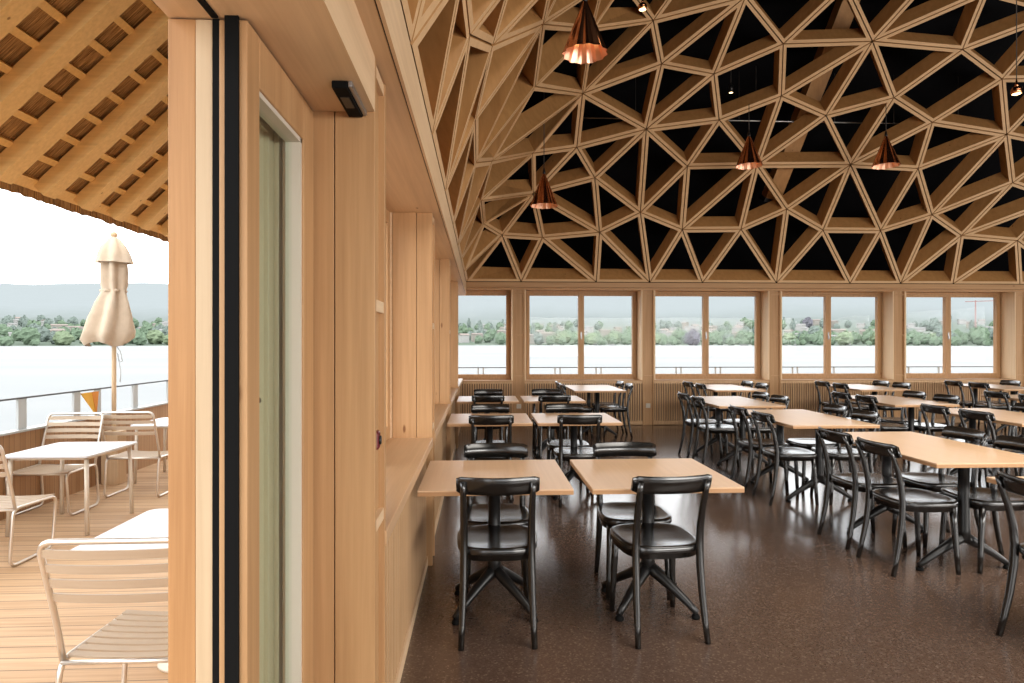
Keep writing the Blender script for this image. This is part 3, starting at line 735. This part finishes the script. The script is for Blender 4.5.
MB().lathe([(.015, zz(238)), (.035, zz(236.5)), (.042, zz(234.5)), (.03, zz(232.5)), (.002, zz(231.5))], (0,0,0), 14).build('finial', 'pole_wood', u)
MB().lathe([(.128, zz(292)), (.134, zz(291)), (.126, zz(289.5))], (0,0,0), 42, 0, True, fold(.15, 7), False).build('tie_strap', 'canvas', u)
MB().tube(rpath([(.03,-.03,zz(344)),(.10,-.03,zz(352)),(.12,-.03,zz(362)),(.07,-.03,zz(360)),(.06,-.03,zz(352)),(.10,-.03,zz(372)),(.09,-.03,zz(382))], .03), .006, 6).build('pull_cord', 'rail_grey', u)
# thatched eave
ev = thing('thatched_eave', 'thatched roof eave with golden rafters and battens over the terrace', 'eave', (-3.6, 6, H+1.16))
SL = .98; A_ = math.atan(SL)
dirx = Vector((math.cos(A_), 0, math.sin(A_))); nrm = Vector((-math.sin(A_), 0, math.cos(A_)))
LEN = 4.1
yy = 4.98-6-5*.505
while yy < 7.0:
    q = MB(); p0 = Vector((0, yy, 0))+nrm*.12+dirx*.03
    q.beam(p0, p0+dirx*LEN, .15, .12, (0,0,1)); q.build('rafter', 'rafter_wood', ev)
    yy += .505
for k in range(18):
    a = .04+k*.247; wdt = .10 if k == 0 else .056
    p0 = dirx*a+nrm*.185
    MB().beam(p0+Vector((0,-4,0)), p0+Vector((0,7,0)), .034, wdt, nrm.cross(Vector((0,1,0)))).build('batten', 'rafter_wood', ev)
th = MB(); vs = []; fs = []; ny = 220
for i in range(ny+1):
    y = -4+11*i/ny
    for (a, b) in ((-.06+R.uniform(-.008, .008), .12+R.uniform(-.01, .01)), (.02, .205), (LEN, .205), (LEN, .55), (-.10+R.uniform(-.03, .03), .50)):
        p = dirx*a+nrm*b; vs.append((p.x, y, p.z))
for i in range(ny):
    for k in range(5): l = (k+1) % 5; fs.append((i*5+k, (i+1)*5+k, (i+1)*5+l, i*5+l))
th.add(vs, fs).build('thatch_layer', 'thatch', ev)

# ------------------------------------------------------------------ lake and far shore
WZ = -1.9
ST(MB().add([(-6000,-200,WZ),(6000,-200,WZ),(6000,3000,WZ),(-6000,3000,WZ)], [(0,1,2,3)]).build('lake_water', 'lake_surface'), 'pale calm lake')
def terr(r, az):
    n = .84+.12*math.sin(az*5+.4)+.10*math.sin(az*13+1.1)
    if r < 900: return WZ-2
    h = 42*min(1, (r-900)/650)**1.1
    if r > 1550: h += (r-1550)*.060*n
    if r > 3000: h += (r-3000)*.092*n
    return h+WZ
m = MB(); vs = []; na = 160; rs = [880, 900, 960, 1050, 1150, 1300, 1500, 1800, 2200, 2700, 3300, 4000, 5000, 6200]
for r_ in rs:
    for i in range(na+1):
        az = -1.2+2.4*i/na; vs.append((r_*math.sin(az), r_*math.cos(az), terr(r_, az)+(R.uniform(-6, 6) if r_ > 2000 else 0)))
m.add(vs, [(j*(na+1)+i, j*(na+1)+i+1, (j+1)*(na+1)+i+1, (j+1)*(na+1)+i) for j in range(len(rs)-1) for i in range(na)], 0, True)
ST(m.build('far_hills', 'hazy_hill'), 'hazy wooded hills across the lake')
def blob_into(m, rr, cx, cy, cz, sx, sz, nu=14, nv=9):
    vs = []; fs = []; ph0 = [rr.uniform(0, 6.3) for _ in range(6)]
    for j in range(nv+1):
        ph = math.pi*j/nv
        for i in range(nu):
            a = 2*math.pi*i/nu; q = 1+.13*math.sin(3*a+ph0[0]+2*ph)+.11*math.sin(5*a-4*ph+ph0[1])+.08*math.sin(7*ph+2*a+ph0[2])+rr.uniform(-.07, .07)
            vs.append((cx+sx*q*math.sin(ph)*math.cos(a), cy+sx*q*math.sin(ph)*math.sin(a), cz+sz*(1-math.cos(ph)*q)*.5))
    for j in range(nv):
        for i in range(nu): l = (i+1) % nu; fs.append((j*nu+i, j*nu+l, (j+1)*nu+l, (j+1)*nu+i))
    m.add(vs, fs, 0, False)
def blob(name, mat, sx, sz, seed):
    m = MB(); blob_into(m, random.Random(seed), 0, 0, 0, sx, sz); return m.build(name, mat)
def house(name, wall, roof, w, d_, h, rh):
    m = MB(); m.box(-w/2, w/2, -d_/2, d_/2, -6, h, 0)
    e = .8; m.add([(-w/2-e,-d_/2-e,h),(w/2+e,-d_/2-e,h),(w/2+e,d_/2+e,h),(-w/2-e,d_/2+e,h),(-w/2-e,0,h+rh),(w/2+e,0,h+rh)], [(0,1,5,4),(2,3,4,5),(1,2,5),(3,0,4),(3,2,1,0)], 1)
    return m.build(name, [wall, roof])
def az_pick():
    px = R.uniform(-5, 172) if R.random() < .22 else R.uniform(452, 1005)
    r = ray(px, 343); return math.atan2(r.x, r.y), px
tp = [(blob('broadleaf_tree', 'tree_green', 9, 19, 1), 'rounded mid-green tree on the far lake shore'), (blob('broadleaf_tree', 'tree_pale', 10, 17, 2), 'pale yellow-green rounded tree on the far lake shore'),
      (blob('broadleaf_tree', 'tree_blue', 8, 18, 3), 'hazy grey-green tree on the hillside across the lake'), (blob('conifer_tree', 'tree_blue', 4.5, 24, 4), 'narrow upright tree across the lake')]
first = set(); TAKEN = []
def free(x, y, rad):
    if any((x-a)**2+(y-b)**2 < (rad+c)**2 for a, b, c in TAKEN): return False
    TAKEN.append((x, y, rad)); return True
def put(src, lab, cat, grp, az, r, rz, sc_=1.0):
    o = src if src.name not in first else src.copy()
    if src.name not in first: first.add(src.name)
    else: C.objects.link(o)
    o.location = (r*math.sin(az), r*math.cos(az), terr(r, az)); o.rotation_euler = (0, 0, rz); o.scale = (sc_, sc_, sc_)
    return tag(o, lab, cat, grp)
hp = [(house('house', 'house_white', 'roof_grey', 15, 11, 10, 2.4), 'white house with a grey roof across the lake'), (house('house', 'house_white', 'roof_red', 13, 10, 11, 2.6), 'white house with a red roof across the lake'), (house('house', 'house_cream', 'roof_red', 20, 12, 14, 2), 'cream block with a red roof across the lake')]
for px, r_ in ((693, 905), (808, 1450)): q = ray(px, 343); az = math.atan2(q.x, q.y); free(r_*math.sin(az), r_*math.cos(az), 12)
n_ = 0
while n_ < 125:
    az, px = az_pick(); r = R.uniform(930, 1540) if px < 560 else R.uniform(1000, 1540); sc_ = R.uniform(.62, 1.05)
    if not free(r*math.sin(az), r*math.cos(az), 11*sc_): continue
    s, l = R.choice(hp); put(s, l, 'house', 'houses on the far shore', az, r, -az+R.uniform(-.6, .6), sc_); n_ += 1
n_ = 0
while n_ < 210:
    az, px = az_pick(); shore = R.random() < (.62 if px > 560 else .3)
    r = R.uniform(903, 985) if shore else R.uniform(985, 1560)
    kind = R.choice([0, 0, 1, 1, 2]) if shore else R.choice([0, 2, 2, 3]); sc_ = R.uniform(.62, 1.05)
    if not free(r*math.sin(az), r*math.cos(az), (9.6, 10.6, 8.6, 4.8)[kind]*sc_*1.18): continue
    put(*tp[kind][:2], 'tree', 'trees on the far shore', az, r, R.uniform(0, 6), sc_); n_ += 1
m = MB(); rr = random.Random(21)
q = ray(975.5, 343); free(1100*math.sin(math.atan2(q.x, q.y)), 1100*math.cos(math.atan2(q.x, q.y)), 3)
for k in range(2600):
    az, px = az_pick()
    if px < 560 and rr.random() < .80: continue
    r = 900+abs(rr.gauss(0, 1))*90 if px > 560 else rr.uniform(900, 1500); sz_ = rr.uniform(7, 15)
    if free(r*math.sin(az), r*math.cos(az), sz_*.58): blob_into(m, rr, r*math.sin(az), r*math.cos(az), terr(r, az)-1, sz_*.5, sz_, 9, 5)
tag(m.build('shore_woodland', 'tree_green'), 'hazy green belt of trees and shrubs along the far shore', 'woodland', None, 'stuff')
pu = blob('copper_beech', 'tree_purple', 10, 21, 9)
r = ray(693, 343); put(pu, 'dark purple tree by the water in the third window', 'tree', None, math.atan2(r.x, r.y), 903, 0, 1)
pu2 = pu.copy(); C.objects.link(pu2); az = math.atan2(*ray(808, 343).xy); pu2.location = (1450*math.sin(az), 1450*math.cos(az), terr(1450, az)); tag(pu2, 'dark purple tree high on the hillside in the fourth window', 'tree')
az = math.atan2(*ray(975.5, 343).xy); cr = thing('tower_crane', 'thin red tower crane on the far shore in the fifth window', 'crane', (1100*math.sin(az), 1100*math.cos(az), terr(1100, az)), -az)
MB().box(-.7, .7, -.7, .7, 0, 52).build('mast', 'crane_red', cr); MB().box(-12, 42, -.6, .6, 50, 51).build('jib', 'crane_red', cr)
bt = MB().add([(-6,0,1.6),(6,0,1.9),(-5,-1.6,1.6),(4,-1.6,1.7),(-5,1.6,1.6),(4,1.6,1.7),(-5,0,0),(4.5,0,0)], [(0,2,6),(2,3,7,6),(3,1,7),(0,6,4),(4,6,7,5),(5,7,1),(0,4,5,1,3,2)]).box(-.12,.12,-.12,.12,1.6,13).build('sailing_boat', 'boat_white')
for k, px in enumerate((596, 668, 744, 795, 850, 612)):
    az = math.atan2(*ray(px, 343).xy); o = bt if k == 0 else bt.copy()
    if k: C.objects.link(o)
    o.location = (870*math.sin(az), 870*math.cos(az), WZ-.1); o.rotation_euler = (0, 0, R.uniform(0, 3)); tag(o, 'small white sailing boat moored off the far shore', 'boat', 'boats off the far shore')

# ------------------------------------------------------------------ light
wd = bpy.data.worlds.new('overcast_sky'); sc.world = wd; wd.use_nodes = True
bg = wd.node_tree.nodes['Background']; bg.inputs['Color'].default_value = (.95, .98, 1.0, 1); bg.inputs['Strength'].default_value = 4.3
def area(name, loc, rot, sx, sy, power, col=(1, .97, .93)):
    l = bpy.data.lights.new(name, 'AREA'); l.shape = 'RECTANGLE'; l.size = sx; l.size_y = sy; l.energy = power; l.color = col
    o = bpy.data.objects.new(name, l); C.objects.link(o); o.location = loc; o.rotation_euler = rot
area('right_fill_light', (XR-.1, 4, 1.7), (math.pi/2, 0, math.pi/2), 12, 1.6, 260, (1, .95, .88))  # area lamp added inside the right window band to lift the room
area('rear_fill_light', (7.5, YB+.1, 1.7), (math.pi/2, 0, 0), 11, 1.6, 620, (1, .95, .88))  # added lamp strengthening the light from the unseen rear openings
area('overhead_fill_light', (5.6, 1.6, 5.4), (24*D2R, 0, 0), 8, 4, 350, (1, .94, .86))  # unseen overhead lamp added to brighten tables and floor
bpy.data.lights['overhead_fill_light'].spread = 105*D2R
